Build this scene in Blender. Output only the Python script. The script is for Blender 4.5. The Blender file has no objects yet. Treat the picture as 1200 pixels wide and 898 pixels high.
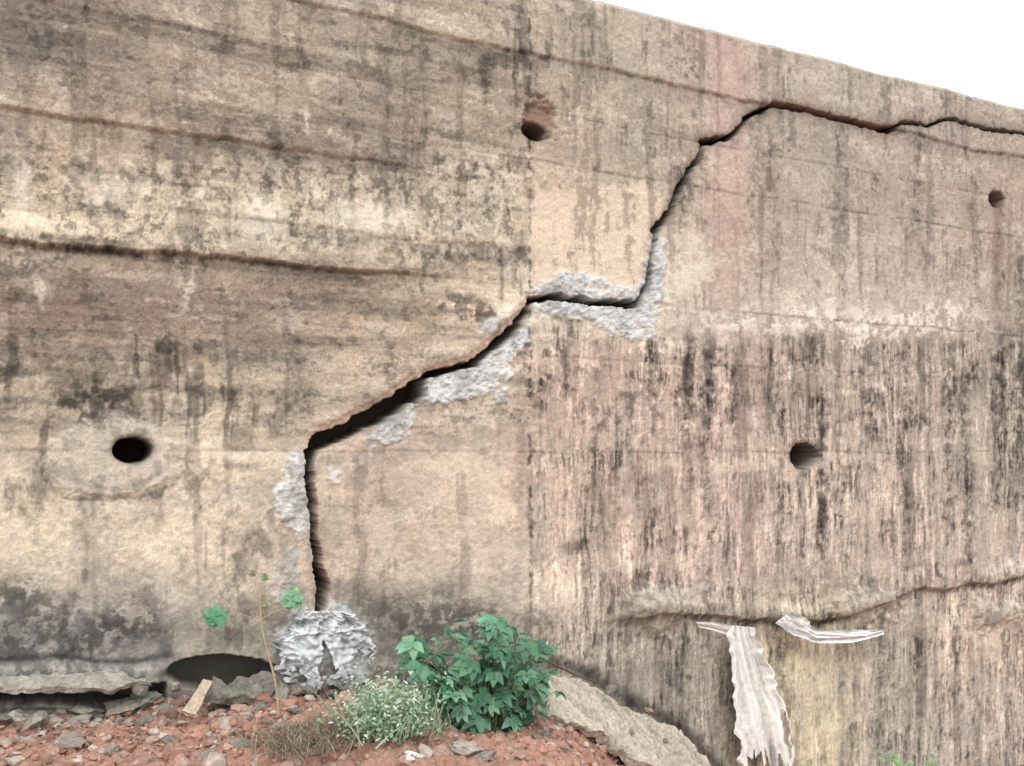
import bpy, math, random
import numpy as np
from mathutils import Vector, Matrix, noise as mnoise
import bmesh

random.seed(7)
scene = bpy.context.scene
TH = math.atan(0.5); CT, ST = math.cos(TH), math.sin(TH)
D0 = 6.0; EYE = 1.6; DN = D0*CT; F = 1100.0

# ---------- projection helpers: image pixels -> metres on the wall ----------
def P3(u, v, n=0.0):
    a = (u-600.0)/F
    t = ((DN-n)/CT)/(1-a*0.5)
    return Vector((t*(a*CT+ST), -n, EYE-(v-530.0)/F*t))

def lin(c, k=1.0):
    c = np.asarray(c, float)/255.0
    return np.where(c <= .04045, c/12.92, ((c+.055)/1.055)**2.4)*k

_tabs = {}
def vnoise(x, y, seed):
    if seed not in _tabs:
        _tabs[seed] = np.random.RandomState(seed).rand(256, 256).astype(np.float32)
    T = _tabs[seed]
    xf = np.floor(x); yf = np.floor(y)
    ix = xf.astype(np.int64) & 255; iy = yf.astype(np.int64) & 255
    fx = (x-xf); fy = (y-yf)
    fx = fx*fx*(3-2*fx); fy = fy*fy*(3-2*fy)
    ix1 = (ix+1) & 255; iy1 = (iy+1) & 255
    return ((T[ix, iy]*(1-fx)+T[ix1, iy]*fx)*(1-fy)+(T[ix, iy1]*(1-fx)+T[ix1, iy1]*fx)*fy)*2-1

def fbm(x, y, sx, sy, seed, octv=4, gain=.55):
    s = 0; a = 1; tot = 0
    c, d = math.cos(.5), math.sin(.5)
    X = x*sx; Y = y*sy
    for o in range(octv):
        s = s+a*vnoise(X+17.3*o, Y+9.1*o, seed+o)
        tot += a; a *= gain
        if sx == sy:
            X, Y = (X*c-Y*d)*2.03, (X*d+Y*c)*2.03
        else:
            X, Y = X*2.03, Y*2.03
    return s/tot*1.6

def ss(e0, e1, x):
    t = np.clip((x-e0)/(e1-e0), 0, 1)
    return t*t*(3-2*t)

def grid_mesh(name, co, nr, nc, smooth=True):
    me = bpy.data.meshes.new(name)
    n = nr*nc
    me.vertices.add(n)
    me.vertices.foreach_set('co', co.astype(np.float32).ravel())
    idx = np.arange(n).reshape(nr, nc)
    q = np.stack([idx[:-1, :-1], idx[:-1, 1:], idx[1:, 1:], idx[1:, :-1]], -1).reshape(-1, 4)
    nf = len(q)
    me.loops.add(nf*4)
    me.loops.foreach_set('vertex_index', q.astype(np.int32).ravel())
    me.polygons.add(nf)
    me.polygons.foreach_set('loop_start', np.arange(0, nf*4, 4, dtype=np.int32))
    me.polygons.foreach_set('use_smooth', np.full(nf, smooth))
    me.update(calc_edges=True)
    return me

def set_col(me, col, name='tint'):
    at = me.color_attributes.new(name, 'FLOAT_COLOR', 'POINT')
    c = np.ones((len(me.vertices), 4), np.float32)
    c[:, :3] = col
    at.data.foreach_set('color', c.ravel())

def obj(name, me, mat=None, parent=None):
    o = bpy.data.objects.new(name, me)
    scene.collection.objects.link(o)
    if mat: me.materials.append(mat)
    if parent: o.parent = parent
    return o

def polymesh(name, verts, faces, cols=None, smooth=False):
    me = bpy.data.meshes.new(name)
    me.from_pydata([tuple(v) for v in verts], [], faces)
    if smooth: me.polygons.foreach_set('use_smooth', np.full(len(me.polygons), True))
    if cols is not None: set_col(me, np.array(cols))
    me.update()
    return me

# ---------- materials ----------
def tint_mat(name, rough=.9, fine=((35., .35), (150., .35)), bump=.4, bscale=120., bdist=.006,
             transl=0.0, spec=.3, det=3):
    m = bpy.data.materials.new(name); m.use_nodes = True
    nt = m.node_tree; N = nt.nodes; L = nt.links
    b = N['Principled BSDF']
    b.inputs['Roughness'].default_value = rough
    b.inputs['Specular IOR Level'].default_value = spec
    at = N.new('ShaderNodeAttribute'); at.attribute_name = 'tint'
    tc = N.new('ShaderNodeTexCoord')
    col = at.outputs['Color']
    for sc, am in fine:
        nz = N.new('ShaderNodeTexNoise'); nz.inputs['Scale'].default_value = sc
        nz.inputs['Detail'].default_value = det; nz.inputs['Roughness'].default_value = .65
        L.new(tc.outputs['Object'], nz.inputs['Vector'])
        mr = N.new('ShaderNodeMapRange')
        mr.inputs['From Min'].default_value = .3; mr.inputs['From Max'].default_value = .7
        mr.inputs['To Min'].default_value = 1-am; mr.inputs['To Max'].default_value = 1+am
        L.new(nz.outputs['Fac'], mr.inputs['Value'])
        vm = N.new('ShaderNodeVectorMath'); vm.operation = 'SCALE'
        L.new(col, vm.inputs[0]); L.new(mr.outputs[0], vm.inputs['Scale'])
        col = vm.outputs[0]
    L.new(col, b.inputs['Base Color'])
    if bump:
        nz = N.new('ShaderNodeTexNoise'); nz.inputs['Scale'].default_value = bscale
        nz.inputs['Detail'].default_value = 3; nz.inputs['Roughness'].default_value = .7
        L.new(tc.outputs['Object'], nz.inputs['Vector'])
        bp = N.new('ShaderNodeBump'); bp.inputs['Strength'].default_value = bump
        bp.inputs['Distance'].default_value = bdist
        L.new(nz.outputs['Fac'], bp.inputs['Height']); L.new(bp.outputs[0], b.inputs['Normal'])
    if transl:
        tr = N.new('ShaderNodeBsdfTranslucent'); L.new(col, tr.inputs['Color'])
        mx = N.new('ShaderNodeMixShader'); mx.inputs[0].default_value = transl
        L.new(b.outputs[0], mx.inputs[1]); L.new(tr.outputs[0], mx.inputs[2])
        L.new(mx.outputs[0], N['Material Output'].inputs['Surface'])
    return m

M_wall = tint_mat('weathered_concrete', rough=.95, fine=((95., .18),), bump=.5, bscale=80., bdist=.007, spec=.15)
M_soil = tint_mat('red_soil', rough=.95, fine=((60., .3),), bump=.8, bscale=80., bdist=.012, spec=.12)
M_rock = tint_mat('rubble_mat', rough=.95, fine=((40., .28),), bump=.7, bscale=60., bdist=.008, spec=.15)
M_leaf = tint_mat('leaf_mat', rough=.55, fine=((25., .2),), bump=0, transl=.25, spec=.35)
M_stem = tint_mat('stem_mat', rough=.85, fine=((60., .25),), bump=0)
M_cloth = tint_mat('dirty_cloth', rough=.9, fine=((30., .16),), bump=.5, bscale=50., bdist=.006, transl=.08)
M_wood = tint_mat('old_wood', rough=.85, fine=((60., .25),), bump=.4)

# ======================= CONCRETE RETAINING WALL =======================
TOP = EYE+3.03
xs = [-16, -12, -9, -7, -5, -4, -3, -2.2, -1.6, -1.1, -.8, -.6]
x = -.45
while x < 8.1:
    xs.append(x)
    x += np.interp(x, [-.4, 7.8], [.0048, .0125])
xs += [8.3, 8.7, 9.3, 10, 11, 13, 16, 20, 26, 34, 45]
xs = np.array(xs)
zs = np.concatenate([[-3.0, -2.2, -1.6], np.arange(-1.2, TOP, .0062), [TOP]])
nc, nr = len(xs), len(zs)
X, Z = np.meshgrid(xs, zs)
K = .95
py = X*ST+DN*CT; px = X*CT-DN*ST
U = 600+F*px/py; V = 530-F*(Z-EYE)/py
H = Z-EYE

dx = fbm(X, Z, 3, 3, 11, 5); dz = fbm(X, Z, 3, 3, 31, 5)
hx = fbm(X, Z, 22, 22, 51, 3); hz = fbm(X, Z, 22, 22, 61, 3)
UD = U+dx*18+hx*6; VD = V+dz*15+hz*5

CM = np.array([
 [(142,127,110),(147,131,112),(158,141,120),(167,150,127),(162,147,124),(167,151,127),(178,163,139),(174,161,140),(186,158,143),(172,160,141),(170,160,142),(170,159,142)],
 [(162,141,117),(152,132,110),(147,128,107),(150,131,111),(156,137,116),(166,149,125),(173,152,129),(169,155,134),(181,156,139),(162,152,134),(173,156,140),(171,155,139)],
 [(212,193,159),(204,186,153),(198,180,149),(202,186,153),(192,176,147),(170,156,131),(216,192,161),(196,182,155),(190,160,141),(169,155,137),(176,158,140),(172,150,131)],
 [(132,111,94),(134,113,96),(136,116,99),(148,127,108),(164,144,119),(196,172,143),(212,200,173),(208,196,171),(190,169,150),(192,176,157),(186,168,150),(168,153,135)],
 [(180,160,133),(170,152,128),(188,168,139),(174,157,133),(202,177,150),(205,187,160),(184,155,135),(178,152,133),(174,150,133),(164,144,127),(166,147,131),(156,142,125)],
 [(212,193,163),(200,184,158),(216,195,165),(206,187,159),(199,171,148),(200,177,152),(192,163,141),(186,161,141),(185,158,141),(188,168,146),(176,156,138),(172,157,139)],
 [(216,197,165),(210,191,162),(216,195,165),(210,186,157),(197,173,149),(196,173,150),(206,179,155),(198,170,149),(192,167,149),(190,168,149),(192,168,149),(190,168,149)],
 [(130,127,121),(140,134,126),(156,146,128),(182,168,151),(134,126,115),(146,136,121),(180,163,142),(172,159,140),(162,149,130),(190,173,138),(166,152,133),(197,172,148)],
 [(100,95,88),(100,95,88),(110,100,90),(120,110,98),(125,115,103),(128,118,106),(158,145,126),(162,149,130),(160,149,130),(202,183,145),(168,155,136),(188,169,151)]], float)
gu = np.clip((UD-50)/100, 0, 10.999); gv = np.clip((VD-50)/100, 0, 7.999)
iu = gu.astype(int); iv = gv.astype(int); fu = (gu-iu); fv = (gv-iv)
fu = (fu*fu*(3-2*fu))[..., None]; fv = (fv*fv*(3-2*fv))[..., None]
col = (CM[iv, iu]*(1-fu)+CM[iv, iu+1]*fu)*(1-fv)+(CM[iv+1, iu]*(1-fu)+CM[iv+1, iu+1]*fu)*fv

def mix(mask, c, amt=1.0):
    global col
    m = np.clip(mask*amt, 0, 1)[..., None]
    col = col*(1-m)+np.array(c, float)*m
def mul(mask, k):
    global col
    col = col*(1+(k-1)*np.clip(mask, 0, 1)[..., None])
def box(u0, u1, v0, v1, s=8, d=True):
    a, b = (UD, VD) if d else (U, V)
    return ss(u0-s, u0+s, a)*(1-ss(u1-s, u1+s, a))*ss(v0-s, v0+s, b)*(1-ss(v1-s, v1+s, b))
def blob(u, v, ru, rv, s=.35):
    r = np.sqrt(((UD-u)/ru)**2+((VD-v)/rv)**2)
    return 1-ss(1-s, 1+s, r)

B1 = fbm(X, Z, 1.6, 1.6, 101, 5); B2 = fbm(X, Z, 6, 6, 111, 5, .65); B3 = fbm(X, Z, 20, 20, 121, 4, .7)
B4 = fbm(X+.05*dx, Z, 4.5, 2.8, 126, 5, .7); B5 = fbm(X, Z, 3.2, 9, 128, 5, .75)
ST1 = fbm(X+dx*.03, Z, 12, .9, 131, 4, .6); ST2 = fbm(X+dz*.02+hx*.002, Z, 34, 3.2, 141, 3, .7)
ST3 = fbm(X+hx*.003, Z, 60, 9, 146, 3, .8)
HB = fbm(X, Z, 1.2, 16, 151, 4, .6)
LF = fbm(X, Z, 40, 40, 161, 3, .8)
BK = ss(-.25, .35, fbm(X, Z, 5, 7, 166, 4, .7))
col = col*(1+.07*B1+.12*B2+.15*B3+.09*LF+.07*B4)[..., None]
mix(ss(.05, .6, B4), (140, 133, 122), .38)
mix(ss(.1, .6, -B4+.3*B3), (214, 201, 177), .32)
mix(ss(.25, .55, B5), (134, 126, 116), .26)
mix(ss(.25, .6, -B5+.3*LF), (222, 211, 190), .28)
left = 1-ss(600, 660, U); right = 1-left
upper = ss(0.0, .2, H)
rough = left*upper
mul(rough*ss(.10, .6, B2*.6+B3*.6+.3*HB), .70)
mul(rough*ss(.3, .6, -B2*.5-B3*.6-.2*HB), 1.22)
mul(rough*ss(.2, .55, LF*.6+B5*.6), .78)
mul(upper*left*ss(.0, .6, HB), .90)
mul(upper*right*ss(.05, .55, B2*.6+B3*.7), .80)
mul(upper*right*ss(.2, .6, -B2*.6-B3*.7), 1.12)
band = box(-50, 600, 185, 305, 16)
mix(band*ss(.0, .6, fbm(X, Z, 12, 9, 171, 4, .7)), (228, 214, 186), .6)
mul(band*ss(.15, .6, fbm(X, Z, 26, 20, 181, 3, .7)), .72)
for (u, v, ru, rv) in [(30, 215, 12, 45), (300, 262, 26, 20), (120, 215, 30, 16), (430, 265, 40, 22), (45, 335, 5, 16), (350, 140, 4, 14), (222, 330, 4, 20)]:
    mix(blob(u, v, ru, rv, .7), (226, 217, 196), .6)
lowl = (1-ss(300, 380, U))*ss(400, 440, V)
mul(lowl*ss(.2, .6, fbm(X, Z, 7, 3.5, 191, 5, .65)), .76)
mul(box(-50, 330, 395, 520, 20)*ss(.15, .6, ST1+.4*B2), .76)
mul((1-ss(520, 600, U))*ss(500, 540, V)*ss(.15, .55, B3*.7+B2*.4), .88)
sR = ss(600, 640, U)*ss(360, 420, V)
up_f = .62+.38*np.clip(1-(V-390)/330, 0, 1)
mul(sR*ss(.10, .65, ST1+.4*B2)*up_f, .72)
mul(sR*BK*ss(.15, .55, ST2+.45*B3+.25*ST1)*up_f, .55)
mul(sR*ss(.2, .6, ST3+.4*B3)*(.4+.6*BK), .66)
mul(sR*ss(.2, .65, -ST2-.5*B3), 1.18)
sR2 = ss(560, 600, U)*(1-ss(360, 400, V))
mul(sR2*ss(.2, .7, ST1+.3*B3), .84)
mul(sR2*BK*ss(.3, .7, ST2+.5*B3), .80)
mul(left*ss(.3, .7, ST1+.4*B2), .86)
for (u, v0, v1, w, k) in [(622, 150, 265, 5, .66), (617, 180, 300, 9, .82), (622, 360, 720, 3, .66), (612, 400, 640, 7, .78), (632, 430, 700, 3, .75), (352, 395, 500, 10, .64),
        (210, 400, 505, 12, .72), (350, 40, 150, 6, .82), (572, 60, 160, 8, .76), (575, 620, 700, 8, .8), (800, 185, 290, 10, .62), (805, 390, 640, 6, .64), (828, 400, 760, 7, .62), (770, 400, 520, 5, .64), (862, 420, 560, 5, .6),
        (885, 130, 330, 10, .76), (905, 170, 260, 14, .74), (1075, 160, 340, 9, .76), (985, 130, 330, 8, .8), (1168, 240, 380, 5, .6), (1172, 380, 640, 6, .66), (965, 460, 700, 5, .5), (958, 330, 440, 5, .66), (912, 420, 700, 5, .7),
        (1020, 400, 560, 8, .62), (1060, 400, 690, 5, .6), (1112, 400, 660, 7, .56), (1135, 430, 700, 8, .5), (1195, 300, 600, 8, .62), (1150, 560, 700, 5, .6), (700, 400, 560, 4, .72), (740, 430, 600, 4, .72), (660, 400, 540, 3, .76),
        (500, 30, 180, 14, .84), (455, 540, 640, 6, .88), (1040, 740, 890, 8, .66), (1080, 740, 890, 10, .66), (1128, 740, 890, 7, .66), (870, 730, 890, 12, .62), (925, 750, 890, 6, .6), (800, 740, 890, 10, .64), (740, 740, 870, 8, .74)]:
    m = np.exp(-((U-u+dx*5+hx*3)/w)**2)*ss(v0-12, v0+12, V)*(1-ss(v1-70, v1+20, V))
    mul(m*np.clip(.6+.9*B3+.3*B2, 0, 1), k)
for (u, v0, v1, w, c, k) in [(852, 45, 360, 22, (200, 162, 150), .42), (945, 70, 300, 13, (190, 160, 148), .36), (880, 380, 700, 18, (192, 158, 144), .4), (700, 400, 500, 40, (188, 154, 138), .4),
        (1150, 450, 680, 12, (200, 185, 162), .55), (985, 400, 500, 10, (196, 179, 156), .45), (1100, 420, 600, 8, (190, 171, 151), .45), (1020, 560, 700, 20, (202, 180, 158), .45), (655, 560, 700, 22, (216, 189, 164), .5), (720, 560, 690, 14, (216, 187, 164), .5), (963, 760, 900, 30, (212, 195, 157), .65), (1163, 735, 780, 16, (228, 205, 178), .8)]:
    m = np.exp(-((U-u+dx*8+hx*3)/w)**4)*ss(v0-12, v0+12, V)*(1-ss(v1-40, v1+20, V))
    mix(m*np.clip(.6+.6*ST2+.6*B3, 0, 1), c, k)
mix(box(626, 768, 212, 345, 5), (224, 200, 170), .65)
mul(box(626, 768, 212, 345, 5)*ss(.2, .6, ST1+B3*.6), .82)
eff = np.exp(-((V-372+dz*14)/20)**2)*ss(770, 830, U)*(1-ss(1120, 1190, U))
mix(eff*ss(-.3, .4, B3+.4*B2), (228, 219, 203), .8)
mix(blob(805, 318, 24, 42, .6)*ss(-.6, .2, B2), (218, 209, 184), .7)
mix(blob(1000, 385, 90, 14)*ss(-.2, .3, B3), (230, 221, 205), .7)
mix(box(900, 1160, 250, 290, 6)*ss(0, .4, B2), (202, 188, 168), .4)
mix(blob(300, 525, 70, 8), (228, 213, 184), .6)
mix(box(470, 600, 535, 555, 5), (222, 198, 170), .5)
mix(box(640, 1000, 535, 552, 5)*ss(-.1, .4, B2), (218, 196, 172), .55)
mix(box(400, 600, 545, 690, 20)*ss(0, .5, -B2), (216, 195, 168), .5)
for (u, v, ru, rv, k) in [(60, 745, 90, 42, .58), (150, 720, 35, 25, .62), (20, 700, 28, 18, .62), (500, 720, 70, 32, .62), (590, 735, 60, 30, .66), (420, 700, 20, 30, .8), (190, 600, 10, 30, .78),
        (110, 630, 10, 20, .8), (300, 730, 30, 30, .78), (770, 700, 50, 18, .78), (1010, 690, 60, 12, .8), (530, 350, 40, 12, .6), (560, 360, 26, 8, .6), (120, 470, 50, 14, .7), (662, 445, 20, 6, .6), (680, 640, 35, 10, .74), (330, 480, 10, 26, .72)]:
    mul(blob(u, v, ru, rv, .6)*ss(-.35, .25, B3+.3*B2+.1), k)
mix(blob(60, 740, 70, 30, .6)*ss(0, .5, B2), (126, 128, 130), .7)

# ---------- relief ----------
R = .009*B1+.0035*B2+.0026*B3+.0016*LF
R += -.004*rough*ss(.1, .5, B3)-.0015*sR*ss(.1, .5, ST2)
def stepline(h0, amp, umax0, umax1, seed, soft=.016, umin=-999):
    e = h0+.026*fbm(X, Z*0, 1.3, 1, seed, 5, .7)+.004*hx
    k = (1-ss(umax0, umax1, U))*ss(umin-40, umin+40, U)
    return e, k, amp*k*ss(-soft, soft, H-e)*np.exp(-np.clip(H-e, 0, 9)/.35)
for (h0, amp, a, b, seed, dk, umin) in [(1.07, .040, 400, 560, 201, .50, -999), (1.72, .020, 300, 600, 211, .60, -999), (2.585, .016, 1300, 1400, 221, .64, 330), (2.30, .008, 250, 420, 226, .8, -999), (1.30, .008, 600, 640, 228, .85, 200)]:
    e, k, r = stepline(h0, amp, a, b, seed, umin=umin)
    brk = ss(-.7, .1, fbm(X, Z*0, 2.5, 1, seed+3, 3)+.3*B2)
    R += r
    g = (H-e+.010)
    mul(k*np.exp(-(g/.013)**2)*np.clip(.55+.8*B3, 0, 1)*brk, dk)  # shadow line and grime under each lift step, painted into the colour
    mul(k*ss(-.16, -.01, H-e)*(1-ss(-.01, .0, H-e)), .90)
for (h0, seed, k0) in [(.0, 231, .82), (1.02, 241, .8), (1.88, 251, .76), (.62, 255, .9), (2.2, 257, .86)]:
    e = h0+.012*fbm(X, Z*0, 2, 1, seed, 4)
    m = np.exp(-((H-e)/.010)**2)*(ss(-.2, .3, B2+.3))
    mul(m*ss(560, 660, U) if h0 != .0 else m*.7, k0); R -= .003*m
XJ = P3(621, 300).x
mj = np.exp(-((X-XJ+.008*hx)/.009)**2)*(1-ss(700, 730, V))
mul(mj*ss(-.1, .4, B3+.3*B2+.1), .62); R -= .004*mj

# ---------- weep holes ----------
def hole(u, v, wu, wv):
    c = P3(u, v); e = P3(u+wu, v); rx = abs(e.x-c.x)
    rz = abs(P3(u, v+wv).z-c.z)
    r = np.sqrt(((X-c.x)/rx)**2+((Z-c.z)/rz)**2)*(1+.05*hx)
    return c, rx, rz, r
HOLES = [(155, 528, 23, 15), (628, 153, 15, 11), (943, 535, 15, 15), (1168, 234, 8, 9)]
hm = np.zeros_like(X)
c, rx, rz, r = hole(135, 540, 84, 50)
r2 = r*(1+.12*dx+.03*hx)
ap = (1-ss(.82, 1.02, r2))*ss(478, 508, V)
R += .018*ap
mix(ap, (196, 184, 164), .66); mul(ap*ss(-.1, .5, B3+.3*B2), .82)
mul(np.exp(-((r2-1.02)/.05)**2)*ss(505, 545, V)*ss(-.6, .2, B3+B2), .64)
mul(np.exp(-((r2-.66)/.07)**2)*ss(540, 560, V), .86)
mul(blob(110, 480, 50, 20, .5)*ss(-.3, .3, B3), .70)
c, rx, rz, r = hole(633, 138, 19, 25)
fn = 1-ss(.6, 1.15, r*(1+.2*hx)); R -= .05*fn; mix(fn, (136, 106, 88), .75)
for (u, v, a, b) in HOLES:
    c, rx, rz, r = hole(u, v, a, b)
    m = 1-ss(.93, 1.05, r); hm = np.maximum(hm, m)
    R -= .012*(1-ss(1.0, 1.35, r))
    mul(1-ss(1.0, 1.5, r), .75)
mix(np.exp(-((U-1168)/6)**2)*ss(210, 235, V)*(1-ss(300, 400, V)), (124, 92, 78), .5)

# ---------- mortar repair patches ----------
def inpoly(pts, amp=.034):
    P = [P3(*p) for p in pts]
    XX = X+amp*(dx*.9+hx+.6*LF); ZZ = Z+amp*(dz*.9+hz+.6*LF)
    ins = np.zeros(X.shape, bool)
    n = len(P)
    for i in range(n):
        a, b = P[i], P[(i+1) % n]
        if abs(a.z-b.z) < 1e-6: continue
        c_ = (a.z > ZZ) != (b.z > ZZ)
        ins ^= c_ & (XX < (b.x-a.x)*(ZZ-a.z)/(b.z-a.z)+a.x)
    f = ins.astype(np.float32)
    for _ in range(3):
        f = (f+np.roll(f, 1, 0)+np.roll(f, -1, 0)+np.roll(f, 1, 1)+np.roll(f, -1, 1))/5
    return f
PATCH = [
 [(494, 440), (540, 434), (585, 408), (624, 376), (622, 406), (598, 436), (568, 456), (536, 473), (498, 470)],
 [(572, 456), (592, 450), (596, 466), (580, 474)],
 [(434, 513), (452, 493), (488, 480), (478, 504), (450, 528)],
 [(320, 596), (334, 558), (346, 528), (364, 546), (360, 604), (352, 642), (334, 618)],
 [(626, 342), (650, 322), (690, 320), (724, 336), (742, 346), (752, 318), (762, 276), (780, 286), (778, 348), (764, 396), (744, 398), (716, 390), (690, 376), (640, 372), (626, 360)],
 [(554, 388), (600, 364), (606, 374), (570, 398)],
 [(388, 556), (400, 550), (404, 562), (392, 568)],
 [(330, 640), (350, 640), (344, 700), (350, 722), (325, 720), (318, 680)],
 [(318, 748), (345, 712), (410, 708), (434, 745), (428, 800), (392, 772), (360, 802), (340, 790)],
]
pm = np.zeros_like(X)
for i, p in enumerate(PATCH):
    f = inpoly(p); k = [1, .85, .9, .85, 1, .75, .6, .5, .8][i]
    pm = np.maximum(pm, f*k)
thin = ss(-.75, -.1, B2+.5*LF+.3*B3)
mix(pm*(.85+.3*B3)*(.5+.5*thin), (198, 206, 208), .92)
mul(pm*ss(.1, .6, B2+.4*LF), .82)
mix(pm*ss(.2, .5, -B2+.3*LF), (226, 229, 226), .55)
R += .014*pm+.010*pm*B3+.005*pm*LF

# ---------- the crack ----------
CR = [[(375, 722, 6), (379, 690, 9), (373, 655, 5.5), (367, 610, 5), (364, 560, 5), (365, 530, 7), (372, 519, 9.5), (405, 506, 10.5), (440, 488, 10.5), (475, 467, 11), (492, 456, 12)],
      [(492, 456, 8), (503, 440, 3.8), (530, 433, 3.6), (560, 423, 4.4), (590, 399, 5), (612, 376, 5.4), (622, 355, 4)],
      [(622, 352, 4), (655, 350, 3), (690, 355, 4), (745, 359, 4.2), (757, 335, 2.5), (763, 300, 2), (767, 274, 3)],
      [(766, 272, 5), (785, 247, 3), (795, 222, 4), (806, 202, 3.5), (821, 183, 4)],
      [(821, 183, 1.6), (823, 166, 2.5)],
      [(822, 166, 3.2), (858, 161, 3.0), (880, 137, 2.2), (906, 123, 3.2), (950, 130, 2.6), (1000, 143, 2.6), (1038, 153, 3.2), (1060, 143, 1.8), (1085, 147, 1.6), (1115, 140, 1.8), (1160, 151, 1.6), (1215, 160, 1.6), (1260, 150, 1.6)]]
XX = X+.008*hx+.012*dx+.003*LF; ZZ = Z+.011*hz+.010*dz+.005*B3
Dm = np.full(X.shape, 9.0); above = np.zeros_like(X)
for line in CR:
    for (a, b) in zip(line[:-1], line[1:]):
        A = P3(a[0], a[1]); B = P3(b[0], b[1])
        sa = abs(A.z-P3(a[0], a[1]+a[2]).z); sb = abs(B.z-P3(b[0], b[1]+b[2]).z)
        ax, az, bx, bz = A.x, A.z, B.x, B.z
        ex, ez = bx-ax, bz-az; l2 = ex*ex+ez*ez
        t = np.clip(((XX-ax)*ex+(ZZ-az)*ez)/l2, 0, 1)
        d = np.hypot(XX-ax-t*ex, ZZ-az-t*ez)
        w = sa+(sb-sa)*t
        q = d-w*(.92+.25*B2)
        side = ex*(ZZ-az)-ez*(XX-ax)
        if line is CR[0] and az < P3(365, 525).z - .05: side = (ax-XX)
        up = q < Dm
        above = np.where(up, side > 0, above); Dm = np.where(up, q, Dm)
mc = 1-ss(-.004, .004, Dm)
near = np.exp(-np.clip(Dm, 0, 9)/.028)
wide = ss(362, 375, U)*(1-ss(610, 640, U))*ss(335, 350, V)*(1-ss(520, 535, V))
lip = wide*above*(1-ss(.02, .075, Dm+.02*B3+.01*hx))
mix(lip, (214, 182, 154), .7); R -= .028*lip*(1-ss(.0, .07, Dm))
R += wide*above*.03*np.exp(-np.clip(Dm, 0, 9)/.25)
mix(blob(600, 352, 22, 10)*above, (224, 208, 180), .8)
R -= .010*near
mul(near*ss(700, 760, U), .7); mul(near*(1-ss(700, 760, U)), .9)
rust = ss(860, 900, U)*(1-ss(1030, 1060, U))*np.exp(-np.clip(Dm, 0, 9)/.02)
mix(rust, (150, 106, 88), .5)
mix(np.exp(-np.clip(Dm+.01, 0, 9)/.02)*ss(366, 372, U)*(1-ss(395, 420, U))*ss(560, 590, V), (180, 140, 120), .55)

# ---------- base: broken lip on the right, cavity on the left ----------
hb = -1.17+.035*fbm(X, Z*0, 1.8, 1, 301, 5, .7)+.006*hx
sag = .15*np.exp(-((U-955)/70)**2)-.05*np.exp(-((U-770)/40)**2)
hb = hb-sag+.05*ss(1040, 1080, U)
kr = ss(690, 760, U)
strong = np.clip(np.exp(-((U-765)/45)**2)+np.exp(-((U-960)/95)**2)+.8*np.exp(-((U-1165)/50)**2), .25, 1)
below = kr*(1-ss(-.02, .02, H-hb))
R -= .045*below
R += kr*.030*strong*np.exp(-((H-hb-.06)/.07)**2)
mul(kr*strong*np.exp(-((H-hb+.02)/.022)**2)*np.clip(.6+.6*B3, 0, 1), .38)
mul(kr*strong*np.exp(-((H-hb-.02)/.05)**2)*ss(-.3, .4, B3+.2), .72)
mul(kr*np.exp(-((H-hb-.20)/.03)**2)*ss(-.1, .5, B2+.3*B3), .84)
for (u, v, ru, rv, k) in [(768, 716, 36, 20, .06), (1015, 710, 40, 16, .05), (1170, 714, 30, 15, .05)]:
    m = blob(u, v, ru, rv, .7); R += k*m; mix(m, (182, 170, 150), .65); mul(m*ss(-.1, .4, B2+B3*.4), .78)
VS = V+5*dz+1.5*hz; US = U+6*dx
g1 = ss(-80, -70, US)*(1-ss(185, 200, US))*ss(801, 808, VS)*(1-ss(822, 830, VS))
rg = np.sqrt(((US-262)/66)**2+((VS-790)/24)**2); g2 = (1-ss(.85, 1.05, rg))
gap = np.maximum(g1, g2)
mix(gap, (74, 74, 64), .85); R -= .20*gap
mul(np.exp(-((V-772-8*dx)/4)**2)*(1-ss(180, 220, U)), .6)
ldg = ss(-80, -70, US)*(1-ss(180, 200, US))*ss(776, 784, VS)*(1-ss(799, 804, VS)); R += .05*ldg; mix(ldg, (168, 162, 149), .55); mul(ldg*ss(0, .4, B3), .7)
# darkened line on the wall just above the fallen slab
for (a, b) in zip([(632, 770), (690, 790), (745, 826), (800, 852)], [(690, 790), (745, 826), (800, 852), (850, 905)]):
    A = P3(*a); B = P3(*b); ex, ez = B.x-A.x, B.z-A.z
    t = np.clip(((X-A.x)*ex+(Z-A.z)*ez)/(ex*ex+ez*ez), 0, 1)
    d = np.hypot(X-A.x-t*ex, Z-A.z-t*ez)
    mul(np.exp(-((d+.02*B3)/.05)**2), .55)
mul(ss(3.0, 3.03, H), .92); mix(ss(2.985, 3.02, H+.01*B3), (178, 166, 148), .5)

mean = col.mean(axis=-1, keepdims=True)
col = mean+(col-mean)*.80
col = 170+(col-170)*.93
col = col*1.02
mc2 = np.maximum(mc, hm)
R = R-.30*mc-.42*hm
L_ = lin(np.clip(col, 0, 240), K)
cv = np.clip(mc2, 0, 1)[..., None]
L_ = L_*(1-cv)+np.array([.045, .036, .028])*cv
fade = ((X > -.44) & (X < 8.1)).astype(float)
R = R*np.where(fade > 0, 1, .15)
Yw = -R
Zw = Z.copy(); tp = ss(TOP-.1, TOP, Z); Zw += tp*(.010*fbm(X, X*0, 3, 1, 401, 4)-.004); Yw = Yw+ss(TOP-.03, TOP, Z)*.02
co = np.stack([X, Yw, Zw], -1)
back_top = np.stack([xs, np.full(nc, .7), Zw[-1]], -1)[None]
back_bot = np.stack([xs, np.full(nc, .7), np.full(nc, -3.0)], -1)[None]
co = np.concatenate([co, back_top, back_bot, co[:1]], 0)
Lc = np.concatenate([L_, L_[-1:], L_[:1], L_[:1]], 0)
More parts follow.
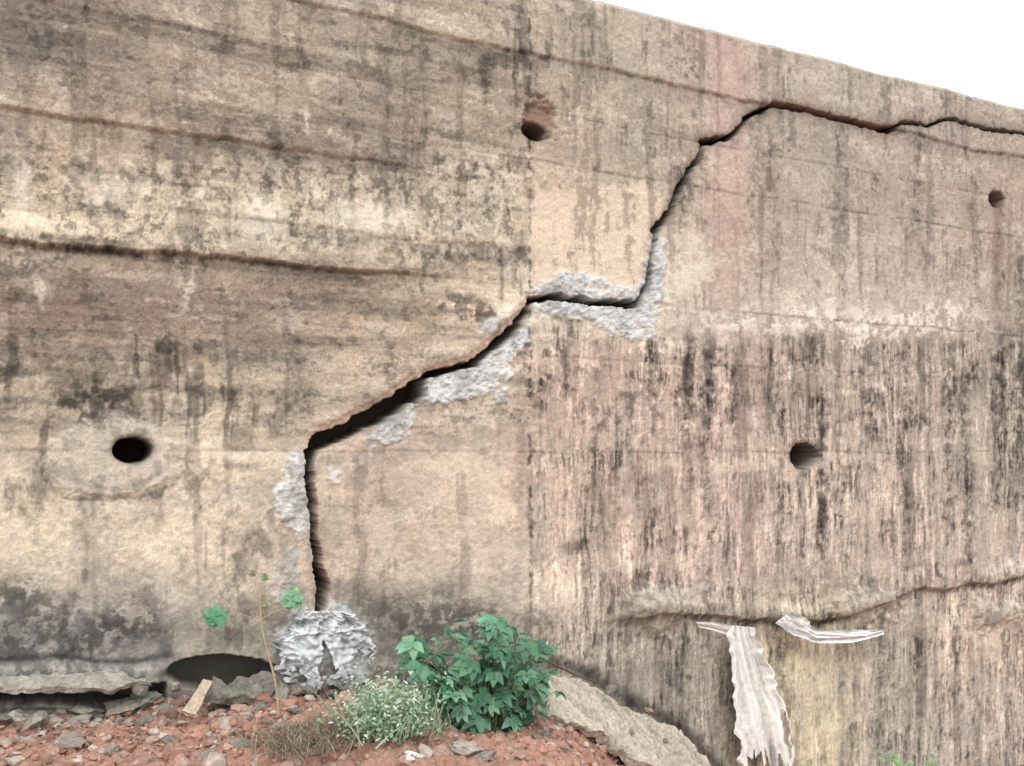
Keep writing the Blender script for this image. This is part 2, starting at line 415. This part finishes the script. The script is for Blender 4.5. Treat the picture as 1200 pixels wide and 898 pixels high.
me = grid_mesh('retaining_wall', co.reshape(-1, 3), nr+3, nc)
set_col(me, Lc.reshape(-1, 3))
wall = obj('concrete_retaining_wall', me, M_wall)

# ======================= GROUND =======================
gx = np.concatenate([[-400, -150, -60, -25, -12, -6, -3, -1.5], np.arange(-.8, 6.0, .018), [6.5, 7.5, 9, 12, 20, 40, 100, 400]])
gy = np.concatenate([[-400, -150, -60, -25, -12, -8, -6, -5, -4, -3.2], np.arange(-2.6, .02, .018), [.3, 1, 5, 30, 100, 400]])
GX, GY = np.meshgrid(gx, gy)
def Gh(x, y):
    x = np.asarray(x, float); y = np.asarray(y, float)
    b = .26-.13*np.clip(-y, 0, 2.)
    b = b-.10*ss(1.3, 2.6, x)
    s = ss(2.55, 4.3, x+.35*np.clip(-y-.3, 0, 2))
    z = b*(1-s)+(-1.15)*s
    z = z*(1-ss(30, 60, np.hypot(x, y)))+0
    n = .05*fbm(x, y, 1.7, 1.7, 501, 4)+.045*fbm(x, y, 7, 7, 511, 4, .6)
    return z+n*(np.abs(x) < 20)
def Pg(u, v, lift=0.0, nmax=2.2):
    """point on the ground seen at an image pixel, cast back through the camera"""
    n = .04
    while n < nmax:
        p = P3(u, v, n)
        if p.z >= float(Gh(p.x, p.y)): break
        n += .02
    return Vector((p.x, p.y, float(Gh(p.x, p.y))+lift))
G = Gh(GX, GY)+.016*fbm(GX, GY, 30, 30, 521, 3, .7)*(GX > -1)*(GX < 6.1)
n1 = fbm(GX, GY, 5, 5, 531, 4); n2 = fbm(GX, GY, 25, 25, 541, 3)
gc = np.ones(GX.shape+(3,))*np.array([186, 143, 124.])
m = ss(-.1, .5, n1)[..., None]; gc = gc*(1-m*.55)+np.array([156, 127, 111.])*m*.55
m = ss(.2, .6, n2)[..., None]; gc = gc*(1-m*.5)+np.array([206, 172, 154.])*m*.5
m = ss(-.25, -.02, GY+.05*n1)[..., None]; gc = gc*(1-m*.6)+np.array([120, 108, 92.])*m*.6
me = grid_mesh('ground', np.stack([GX, GY, G], -1).reshape(-1, 3), len(gy), len(gx))
set_col(me, lin(gc, .78).reshape(-1, 3))
ground = obj('ground', me, M_soil)

# ======================= RUBBLE =======================
bm = bmesh.new(); bmesh.ops.create_icosphere(bm, subdivisions=2, radius=1)
ICO_V = np.array([v.co[:] for v in bm.verts]); ICO_F = [[v.index for v in f.verts] for f in bm.faces]; bm.free()
bm = bmesh.new(); bmesh.ops.create_icosphere(bm, subdivisions=3, radius=1)
ICO3_V = np.array([v.co[:] for v in bm.verts]); ICO3_F = [[v.index for v in f.verts] for f in bm.faces]; bm.free()
def rockverts(center, size, rs, base=ICO_V, sharp=6):
    v = base.copy()
    for _ in range(sharp):
        n = rs.normal(size=3); n /= np.linalg.norm(n); d = rs.uniform(.45, .8)
        k = v@n; v = v-np.outer(np.clip(k-d, 0, None), n)
    v *= (1+.06*rs.normal(size=(len(v), 1)))
    v *= np.array(size)*(rs.uniform(.7, 1.3, 3))
    ang = rs.uniform(0, 6.28); t = rs.uniform(-.4, .4)
    Mx = np.array((Matrix.Rotation(ang, 3, 'Z')@Matrix.Rotation(t, 3, 'X')))
    return v@Mx.T+np.array(center)
def mass(name, items, mat, base=(ICO_V, ICO_F)):
    V_, F_, C_ = [], [], []; off = 0
    for (v, c) in items:
        V_.append(v); F_ += [[i+off for i in f] for f in base[1]]
        C_.append(np.tile(c, (len(v), 1))); off += len(v)
    me = polymesh(name, np.concatenate(V_), F_, np.concatenate(C_))
    return obj(name, me, mat)
rs = np.random.RandomState(5)
items = []
pal = [(192, 148, 128), (178, 130, 112), (206, 167, 148), (162, 122, 106), (190, 161, 144), (170, 143, 129), (200, 184, 170), (150, 124, 112)]
for i in range(4600):
    x = rs.uniform(-.7, 3.9); y = -abs(rs.normal(.0, .6))-.03
    s = rs.gamma(1.7, .0072)+.004
    z = float(Gh(x, y))+s*.15
    items.append((rockverts((x, y, z), (s, s, s*.7), rs), lin(pal[rs.randint(len(pal))], .78*rs.uniform(.72, 1.1))))
mass('soil_clods', items, M_rock)
items = []
pal2 = [(172, 165, 154), (150, 142, 131), (184, 175, 162), (134, 127, 118), (176, 148, 133)]
def stone(u, v, n, s, c=None, flat=.55):
    p = P3(u, v, n)
    if v > 812: p = Pg(u, v, s*.2)
    items.append((rockverts(p, (s, s, s*flat), rs, ICO3_V, 9), lin(c or pal2[rs.randint(5)], .78*rs.uniform(.75, 1.05))))
for (u, v, n, s) in [(8, 806, .1, .05), (38, 800, .08, .04), (66, 796, .06, .07), (98, 800, .08, .05), (140, 822, .14, .07), (165, 808, .1, .05), (110, 828, .15, .05), (20, 835, .18, .06), (62, 838, .2, .08), (190, 832, .2, .06),
        (205, 806, .1, .05), (330, 812, .16, .09), (360, 806, .14, .08), (390, 812, .2, .06), (420, 800, .1, .05), (345, 835, .25, .05), (500, 850, .35, .09), (545, 880, .4, .10), (520, 830, .3, .05), (80, 872, .4, .07), (230, 850, .3, .04), (30, 868, .35, .05),
        (640, 862, .35, .05), (130, 880, .5, .05), (280, 870, .4, .05), (610, 888, .6, .04), (305, 826, .2, .07), (275, 822, .2, .06), (430, 815, .2, .08), (460, 812, .2, .06), (200, 868, .4, .05), (170, 850, .4, .06), (10, 888, .4, .06), (240, 885, .4, .05),
        (600, 872, .4, .06), (660, 880, .4, .05), (570, 888, .4, .07), (520, 882, .4, .06), (90, 850, .3, .09), (40, 850, .3, .07)]:
    stone(u, v, n, s)
for (u, v, n, s) in [(40, 818, .12, .12), (100, 816, .1, .11), (170, 822, .16, .11), (345, 806, .1, .11), (410, 806, .12, .1), (140, 830, .1, .09), (5, 822, .1, .09)]:
    stone(u, v, n, s, (150, 143, 132), .38)
for i in range(100):
    u = rs.uniform(-20, 640); stone(u, rs.uniform(813, 845), .2, rs.uniform(.014, .036))
for i in range(50):
    u = rs.uniform(0, 640); stone(u, rs.uniform(840, 898), .2, rs.uniform(.010, .028), (200, 192, 180))
for (u, v) in [(484, 884), (492, 888), (479, 890)]: stone(u, v, .62, .035, (232, 230, 226))
for (u, v, n, s) in [(668, 812, .24, .03), (705, 832, .24, .04), (740, 862, .34, .035), (780, 872, .3, .03), (716, 812, .15, .04), (760, 838, .14, .04)]:
    items.append((rockverts(P3(u, v-4, n), (s, s, s*.6), rs, ICO3_V, 9), lin(pal2[rs.randint(5)], .72)))
# broken mortar lumps fallen at the foot of the crack
for i in range(26):
    s = rs.uniform(.015, .05); p = P3(rs.uniform(325, 430), rs.uniform(780, 806), rs.uniform(.06, .2))
    items.append((rockverts(p, (s, s, s*.7), rs, ICO3_V, 9), lin((196, 199, 198), .8*rs.uniform(.7, 1.05))))
mass('rubble_stones', items, M_rock, (ICO3_V, ICO3_F))

def slab(name, pts, thick, colr, seed, mat=M_rock, rag=.022, flake=.6):
    P = [P3(*p) for p in pts]
    Q = []
    for i in range(len(P)):
        a, b = P[i], P[(i+1) % len(P)]
        k = max(1, int((b-a).length/.04))
        for j in range(k):
            q = a.lerp(b, j/k)
            if mat is M_rock: q = q+mnoise.noise_vector(q*14+Vector((seed, 0, 0)))*.035
            Q.append(q)
    c = sum(P, Vector())/len(P)
    nrm = Vector()
    for i in range(len(P)): nrm += (P[i]-c).cross(P[(i+1) % len(P)]-c)
    nrm.normalize()
    if nrm.z < 0: nrm = -nrm
    bm = bmesh.new()
    top = [bm.verts.new(p) for p in Q]; f = bm.faces.new(top)
    r = bmesh.ops.extrude_face_region(bm, geom=[f])
    for g in r['geom']:
        if isinstance(g, bmesh.types.BMVert): g.co -= nrm*thick
    bmesh.ops.recalc_face_normals(bm, faces=bm.faces)
    bmesh.ops.triangulate(bm, faces=bm.faces)
    for _ in range(6):
        es = [e for e in bm.edges if e.calc_length() > .02]
        if es: bmesh.ops.subdivide_edges(bm, edges=es, cuts=1, use_grid_fill=False)
        bmesh.ops.triangulate(bm, faces=[f for f in bm.faces if len(f.verts) > 3])
    for v_ in bm.verts:
        q = v_.co*9+Vector((seed, 0, 0))
        v_.co += mnoise.noise_vector(q)*rag
        if mat is M_rock:
            h = mnoise.noise(v_.co*8+Vector((3, seed, 0)))
            v_.co += nrm*flake*(.035*(round(h*3)/3)+.02*mnoise.noise(v_.co*24))    # flaked layers
        v_.co += mnoise.noise_vector(v_.co*28)*rag*.4
        v_.co += mnoise.noise_vector(v_.co*70)*rag*.2
    me = bpy.data.meshes.new(name); bm.to_mesh(me); bm.free()
    a = np.array([v.co[:] for v in me.vertices])
    k = 1+.22*fbm(a[:, 0]+a[:, 1], a[:, 2]-a[:, 1], 6, 6, 601+seed, 4)+.22*fbm(a[:, 0]+a[:, 1], a[:, 2]-a[:, 1], 30, 30, 651+seed, 3)
    set_col(me, lin(colr, .8)[None]*np.clip(k, .35, 1.5)[:, None])
    return obj(name, me, mat)
slab('broken_concrete_slab', [(628, 836, .46), (646, 788, .20), (690, 803, .18), (742, 834, .18), (798, 856, .20), (834, 902, .34), (790, 905, .48), (742, 886, .52), (700, 856, .52)], .07, (192, 181, 165), 1)
slab('broken_concrete_slab', [(498, 800, .35), (520, 790, .2), (560, 850, .3), (585, 900, .55), (545, 895, .6), (515, 850, .5)], .05, (160, 143, 128), 2)
slab('broken_concrete_slab', [(236, 818, .18), (250, 798, .05), (325, 790, .05), (334, 802, .14), (300, 820, .22)], .04, (140, 134, 123), 3)
slab('broken_concrete_slab', [(-30, 800, .14), (20, 790, .07), (130, 787, .07), (176, 796, .1), (150, 806, .16), (60, 808, .18)], .03, (166, 160, 149), 5, flake=.2)
slab('wood_offcut', [(214, 834, .36), (238, 796, .22), (250, 798, .22), (230, 838, .36)], .018, (198, 182, 158), 4, M_wood, rag=.006)

# ======================= CLOTH =======================
def polyl(pl, s):
    s = s*(len(pl)-1); i = min(int(s), len(pl)-2); f = s-i
    return [pl[i][k]*(1-f)+pl[i+1][k]*f for k in range(len(pl[0]))]
def draped(name, rows_l, rows_r, n0, amp, freq, colr, seed, hem=.05, edge=4, along=.6, nr_=110, nc_=80, fold_shade=.35, tears=0.0, lump=0.0):
    """sheet between a left and a right polyline of image pixels; creases run along it"""
    base = lin(colr, .9)
    VV, CC, keep = [], [], []
    for i in range(nr_):
        r0 = i/(nr_-1)
        for j in range(nc_):
            s = j/(nc_-1)
            rag = 1+hem*(mnoise.noise(Vector((s*5, seed, 0)))+.6*mnoise.noise(Vector((s*17, seed, 3))))-hem*.3
            keep.append(r0 <= min(1, rag) and not (tears and mnoise.noise(Vector((s*9, r0*2.2, seed+31)))*r0 > tears))
            l = polyl(rows_l, r0); q = polyl(rows_r, r0)
            el = edge*(mnoise.noise(Vector((r0*7, seed, 7)))+.5*mnoise.noise(Vector((r0*21, seed, 9))))*(1-s)**3
            er = edge*(mnoise.noise(Vector((r0*7, seed, 17)))+.5*mnoise.noise(Vector((r0*21, seed, 19))))*s**3
            u = (l[0]+el)*(1-s)+(q[0]+er)*s+el*s*0; v = l[1]*(1-s)+q[1]*s
            a = mnoise.noise(Vector((s*freq, r0*along, seed)))
            b = 1-2*abs(mnoise.noise(Vector((s*freq*1.7+3, r0*along*1.6, seed+5))))
            w = a*1.3+b*.6+.25*mnoise.noise(Vector((s*14, r0*5, seed)))+lump*mnoise.noise(Vector((s*6, r0*7, seed+2)))+lump*.6*mnoise.noise(Vector((s*17, r0*19, seed+2)))
            n = max(n0+amp*w, .004); p = P3(u, v, 0)
            VV.append((p.x, -n, p.z))
            d = fold_shade*max(0, min(1, .35-w*.9))+.16*mnoise.noise(Vector((s*7, r0*6, seed+9)))  # fold hollows darkened, shade painted into the colour, plus random mottling
            CC.append(base*(1-max(-.1, d))*np.array([1, .985, .96]))
    F_ = []
    for i in range(nr_-1):
        for j in range(nc_-1):
            k = i*nc_+j; q = (k, k+1, k+nc_+1, k+nc_)
            if all(keep[t] for t in q): F_.append(q)
    me = polymesh(name, VV, F_, CC, True)
    bm = bmesh.new(); bm.from_mesh(me)
    bmesh.ops.delete(bm, geom=[v for v in bm.verts if not v.link_faces], context='VERTS'); bm.to_mesh(me); bm.free()
    return me
me1 = draped('rag', [(843, 730), (847, 790), (850, 850), (860, 905)], [(874, 733), (890, 780), (912, 830), (922, 896)], .07, .045, 5.5, (240, 239, 235), 3., hem=.20, edge=7, along=.9, fold_shade=.75, tears=.38)
me2 = draped('rag_tail', [(806, 726), (825, 726), (845, 730), (862, 734)], [(808, 732), (824, 736), (842, 742), (852, 748)], .09, .012, 2, (220, 214, 204), 6., edge=2, nr_=50, nc_=14)
e = bpy.data.objects.new('hanging_white_cloth', None); scene.collection.objects.link(e)
obj('rag', me1, M_cloth, e); obj('rag_tail', me2, M_cloth, e)
me3 = draped('white_cloth_strip', [(898, 728), (920, 742), (948, 751), (985, 751), (1010, 746), (1026, 738)], [(918, 712), (932, 722), (945, 736), (975, 736), (1005, 736), (1027, 735)], .085, .020, 2.2, (236, 236, 234), 8., edge=4, along=2.0, nr_=120, nc_=24, fold_shade=.5, hem=.02, lump=.6)
obj('white_cloth_strip', me3, M_cloth)
me4 = draped('mortar_splash', [(350, 714), (338, 732), (320, 750), (326, 775), (338, 806)], [(400, 714), (422, 728), (432, 742), (432, 770), (428, 806)], .055, .038, 3.2, (212, 217, 218), 14., hem=.5, edge=12, along=1.4, nr_=130, nc_=120, fold_shade=.42, lump=1.0)
obj('mortar_splash', me4, M_rock)

# ======================= PLANTS =======================
def tube(V_, F_, C_, pts, r0, r1, c, seg=5):
    o = len(V_); n = len(pts)
    for i, p in enumerate(pts):
        d = (pts[min(i+1, n-1)]-pts[max(i-1, 0)]).normalized()
        a = d.orthogonal().normalized(); b = d.cross(a)
        r = r0+(r1-r0)*i/(n-1)
        for k in range(seg):
            t = 6.283*k/seg; V_.append(p+(a*math.cos(t)+b*math.sin(t))*r); C_.append(c)
    for i in range(n-1):
        for k in range(seg):
            F_.append((o+i*seg+k, o+i*seg+(k+1) % seg, o+(i+1)*seg+(k+1) % seg, o+(i+1)*seg+k))
def leaflet(V_, F_, C_, base, d, nrm, L, W, c, droop=.25, nseg=6):
    d = d.normalized(); side = d.cross(nrm).normalized(); nrm = side.cross(d).normalized()
    o = len(V_)
    for i in range(nseg+1):
        t = i/nseg
        w = W*(math.sin(math.pi*min(1, t**.75*.97+.02)))*(1+.14*(i % 2))
        p = base+d*(L*t)-nrm*(droop*L*t*t)
        V_ += [p-side*w+nrm*w*.28, p, p+side*w+nrm*w*.28]
        k = 1+.15*(t-.5); C_ += [[x*k for x in c], [x*k*1.15 for x in c], [x*k for x in c]]
    for i in range(nseg):
        a = o+i*3
        F_ += [(a, a+1, a+4, a+3), (a+1, a+2, a+5, a+4)]
def leafcol(lo, hi):
    t = random.random()
    return list(lin([lo[i]*(1-t)+hi[i]*t for i in range(3)], .8))
def plant(name, stems, leafsize, ls=(3, 5), lo=(56, 108, 62), hi=(122, 170, 118), stemc=(120, 130, 90), up=.5):
    e = bpy.data.objects.new(name, None); scene.collection.objects.link(e)
    V_, F_, C_ = [], [], []; SV, SF, SC = [], [], []
    sc = list(lin(stemc, .7))
    for (A, B, k) in stems:
        mid = (A+B)/2+Vector((random.uniform(-.04, .04), random.uniform(-.05, .05), random.uniform(.02, .10)))
        pts = [A*(1-t)**2+mid*2*t*(1-t)+B*t*t for t in [i/8 for i in range(9)]]
        tube(SV, SF, SC, pts, .005, .002, sc)
        for j in range(k):
            t = 1 if j == 0 else random.uniform(.3, .97)
            q = A*(1-t)**2+mid*2*t*(1-t)+B*t*t
            az = random.uniform(0, 6.28); out = Vector((math.cos(az), math.sin(az)-.35, random.uniform(-.1, .6))).normalized()
            pe = q+out*random.uniform(.02, .07)
            tube(SV, SF, SC, [q, (q+pe)/2+Vector((0, 0, .005)), pe], .002, .0015, sc, 4)
            nrm = (Vector((random.uniform(-.6, .6), random.uniform(-1.0, .1), up+random.random()))).normalized()
            fw = (out-nrm*out.dot(nrm)).normalized(); sd = fw.cross(nrm)
            nl = random.choice(ls); L = leafsize*random.uniform(.5, 1.15); c = leafcol(lo, hi)
            for m_ in range(nl):
                an = (m_-(nl-1)/2)*(.8 if nl > 3 else .85)+random.uniform(-.12, .12)
                dd = fw*math.cos(an)+sd*math.sin(an)
                leaflet(V_, F_, C_, pe, dd, nrm, L*(1-.12*abs(m_-(nl-1)/2)), L*random.uniform(.22, .32), [x*random.uniform(.88, 1.12) for x in c], random.uniform(.05, .5))
    obj('leaves', polymesh(name+'_leaves', V_, F_, C_, True), M_leaf, e)
    obj('stems', polymesh(name+'_stems', SV, SF, SC, True), M_stem, e)
    return e
random.seed(11)
base = Pg(572, 852)
st = []
for i in range(84):
    a = random.uniform(0, 6.28); r = math.sqrt(random.random())
    u = 562+88*r*math.cos(a); v = 792-62*r*math.sin(a)
    if u < 505 and v > 800: v -= 40
    n = random.uniform(.18, -base.y+.22)
    st.append((base+Vector((random.uniform(-.09, .09), random.uniform(-.05, .05), -.02)), P3(u, v, n), random.choice((2, 3, 4))))
for (u, v) in [(472, 766), (488, 756), (500, 775), (640, 800), (628, 835), (616, 850), (570, 735), (598, 736), (648, 812), (530, 748), (618, 745), (590, 848), (632, 822)]:
    st.append((base, P3(u, v, -base.y+.02), 3))
plant('leafy_bush', st, .105, lo=(62, 108, 78), hi=(140, 184, 150))
wb = Pg(458, 856)
V_, F_, C_ = [], [], []
for i in range(420):
    b = wb+Vector((random.gauss(0, .11), random.gauss(0, .08), -.01))
    t_ = b+Vector((random.gauss(0, .10), random.gauss(-.02, .08), random.uniform(.06, .27)))
    m_ = (b+t_)/2+Vector((0, 0, random.uniform(.02, .08)))
    c = leafcol((122, 162, 114), (208, 222, 194)); w = random.uniform(.002, .006)
    pts = [b*(1-t)**2+m_*2*t*(1-t)+t_*t*t for t in [k/6 for k in range(7)]]
    sd = Vector((random.uniform(-1, 1), random.uniform(-.6, .6), 0)).normalized()
    o = len(V_)
    for k, p in enumerate(pts):
        ww = w*(1-k/6.5); V_ += [p-sd*ww, p+sd*ww]; C_ += [c, c]
    for k in range(6): F_.append((o+2*k, o+2*k+1, o+2*k+3, o+2*k+2))
for i in range(1700):
    p = wb+Vector((random.gauss(-.02, .12), random.gauss(0, .08), abs(random.gauss(.11, .07))))
    c = leafcol((136, 172, 126), (226, 232, 220))
    leaflet(V_, F_, C_, p, Vector((random.uniform(-1, 1), random.uniform(-1, .3), random.uniform(-.4, .8))), Vector((0, -.6, 1)), random.uniform(.012, .034), .006, c, .2, 3)
obj('feathery_weed', polymesh('feathery_weed', V_, F_, C_, True), M_leaf)
tb = Pg(368, 868)
V_, F_, C_ = [], [], []
for i in range(1100):
    b = tb+Vector((random.gauss(0, .13), random.gauss(0, .10), -.01))
    t_ = b+Vector((random.gauss(0, .08), random.gauss(0, .07), random.uniform(.02, .13)))
    c = leafcol((126, 112, 96), (184, 170, 146)); sd = Vector((random.uniform(-1, 1), random.uniform(-1, 1), 0)).normalized()*.0022
    m_ = (b+t_)/2+Vector((random.gauss(0, .02), 0, .02)); o = len(V_)
    V_ += [b-sd, b+sd, m_-sd, m_+sd, t_]; C_ += [c]*5
    F_ += [(o, o+1, o+3, o+2), (o+2, o+3, o+4)]
obj('dry_grass_tuft', polymesh('dry_grass_tuft', V_, F_, C_), M_stem)
A = Pg(326, 832); A.z -= .02; Bt = P3(302, 690, .16)
V_, F_, C_ = [], [], []
pts = [A.lerp(Bt, t)+Vector((.012*math.sin(t*7), 0, 0)) for t in [i/12 for i in range(13)]]
e = bpy.data.objects.new('weed_sapling', None); scene.collection.objects.link(e)
sc = list(lin((186, 164, 130), .75)); tube(V_, F_, C_, pts, .008, .004, sc, 6)
for (u, v) in [(318, 676), (292, 668), (343, 712), (256, 722)]:
    q = P3(u, v, .12); s0 = pts[11] if v < 700 else pts[9]
    tube(V_, F_, C_, [s0, (s0+q)/2+Vector((0, 0, .02)), q], .0025, .0015, sc, 4)
obj('stalk', polymesh('sapling_stalk', V_, F_, C_, True), M_stem, e)
V_, F_, C_ = [], [], []
for (u, v, L, c0) in [(250, 722, .075, (108, 166, 124)), (254, 724, .075, (112, 170, 128)), (343, 702, .08, (134, 186, 144)), (342, 704, .07, (124, 176, 136)), (310, 676, .03, (150, 170, 130)), (296, 672, .03, (160, 160, 130)), (312, 708, .03, (150, 170, 120))]:
    for m_ in range(6):
        an = m_*1.047+random.random()*.4; Lr = L*random.uniform(.75, 1.0)
        leaflet(V_, F_, C_, P3(u, v, .12+random.uniform(0, .02)), Vector((math.cos(an), -.15+random.uniform(-.2, .2), math.sin(an))), Vector((random.uniform(-.3, .3), -1, random.uniform(.1, .6))), Lr, Lr*.42, list(lin(c0, .8*random.uniform(.85, 1.12))), random.uniform(.05, .3))
obj('leaves', polymesh('sapling_leaves', V_, F_, C_, True), M_leaf, e)
st = []
for (u, v) in [(1030, 886), (1042, 888), (1085, 886), (1092, 890), (1060, 894)]:
    st.append((P3(u+4, 925, .2), P3(u, v, .2), 3))
plant('ditch_weed', st, .07, lo=(130, 168, 120), hi=(166, 196, 148))
V_, F_, C_ = [], [], []
pts = [P3(u, v, n) for (u, v, n) in [(628, 768, .12), (648, 778, .14), (672, 790, .16), (700, 800, .15), (716, 812, .13)]]
tube(V_, F_, C_, pts, .009, .004, list(lin((92, 76, 62))), 7)
obj('dead_branch', polymesh('dead_branch', V_, F_, C_, True), M_stem)

# ======================= SKY, SUN, CAMERA =======================
w = bpy.data.worlds.new('World'); scene.world = w; w.use_nodes = True
nt = w.node_tree; bg = nt.nodes['Background']
sky = nt.nodes.new('ShaderNodeTexSky'); sky.sky_type = 'NISHITA'; sky.sun_disc = False
mx = nt.nodes.new('ShaderNodeMix'); mx.data_type = 'RGBA'; mx.inputs[0].default_value = .88
mx.inputs[7].default_value = (12.4, 12.6, 12.9, 1)
nt.links.new(sky.outputs[0], mx.inputs[6]); nt.links.new(mx.outputs[2], bg.inputs['Color'])
bg.inputs['Strength'].default_value = .15
sd = bpy.data.lights.new('sun', 'SUN'); sd.energy = 1.5; sd.angle = math.radians(22); sd.color = (1, .985, .96)
so = bpy.data.objects.new('sun', sd); scene.collection.objects.link(so)
az, el = math.radians(200), math.radians(48)
dirv = Vector((math.sin(az)*math.cos(el), math.cos(az)*math.cos(el), math.sin(el)))
so.rotation_euler = dirv.to_track_quat('Z', 'Y').to_euler()
sky.sun_elevation = el; sky.sun_rotation = az
cam = bpy.data.cameras.new('camera'); co_ = bpy.data.objects.new('camera', cam); scene.collection.objects.link(co_)
co_.location = (0, -DN, EYE); co_.rotation_euler = (math.radians(90), 0, -TH)
cam.sensor_width = 36; cam.lens = 33; cam.shift_y = .0675; cam.clip_end = 2000
scene.camera = co_
scene.view_settings.view_transform = 'Standard'; scene.view_settings.look = 'None'; scene.view_settings.exposure = 0
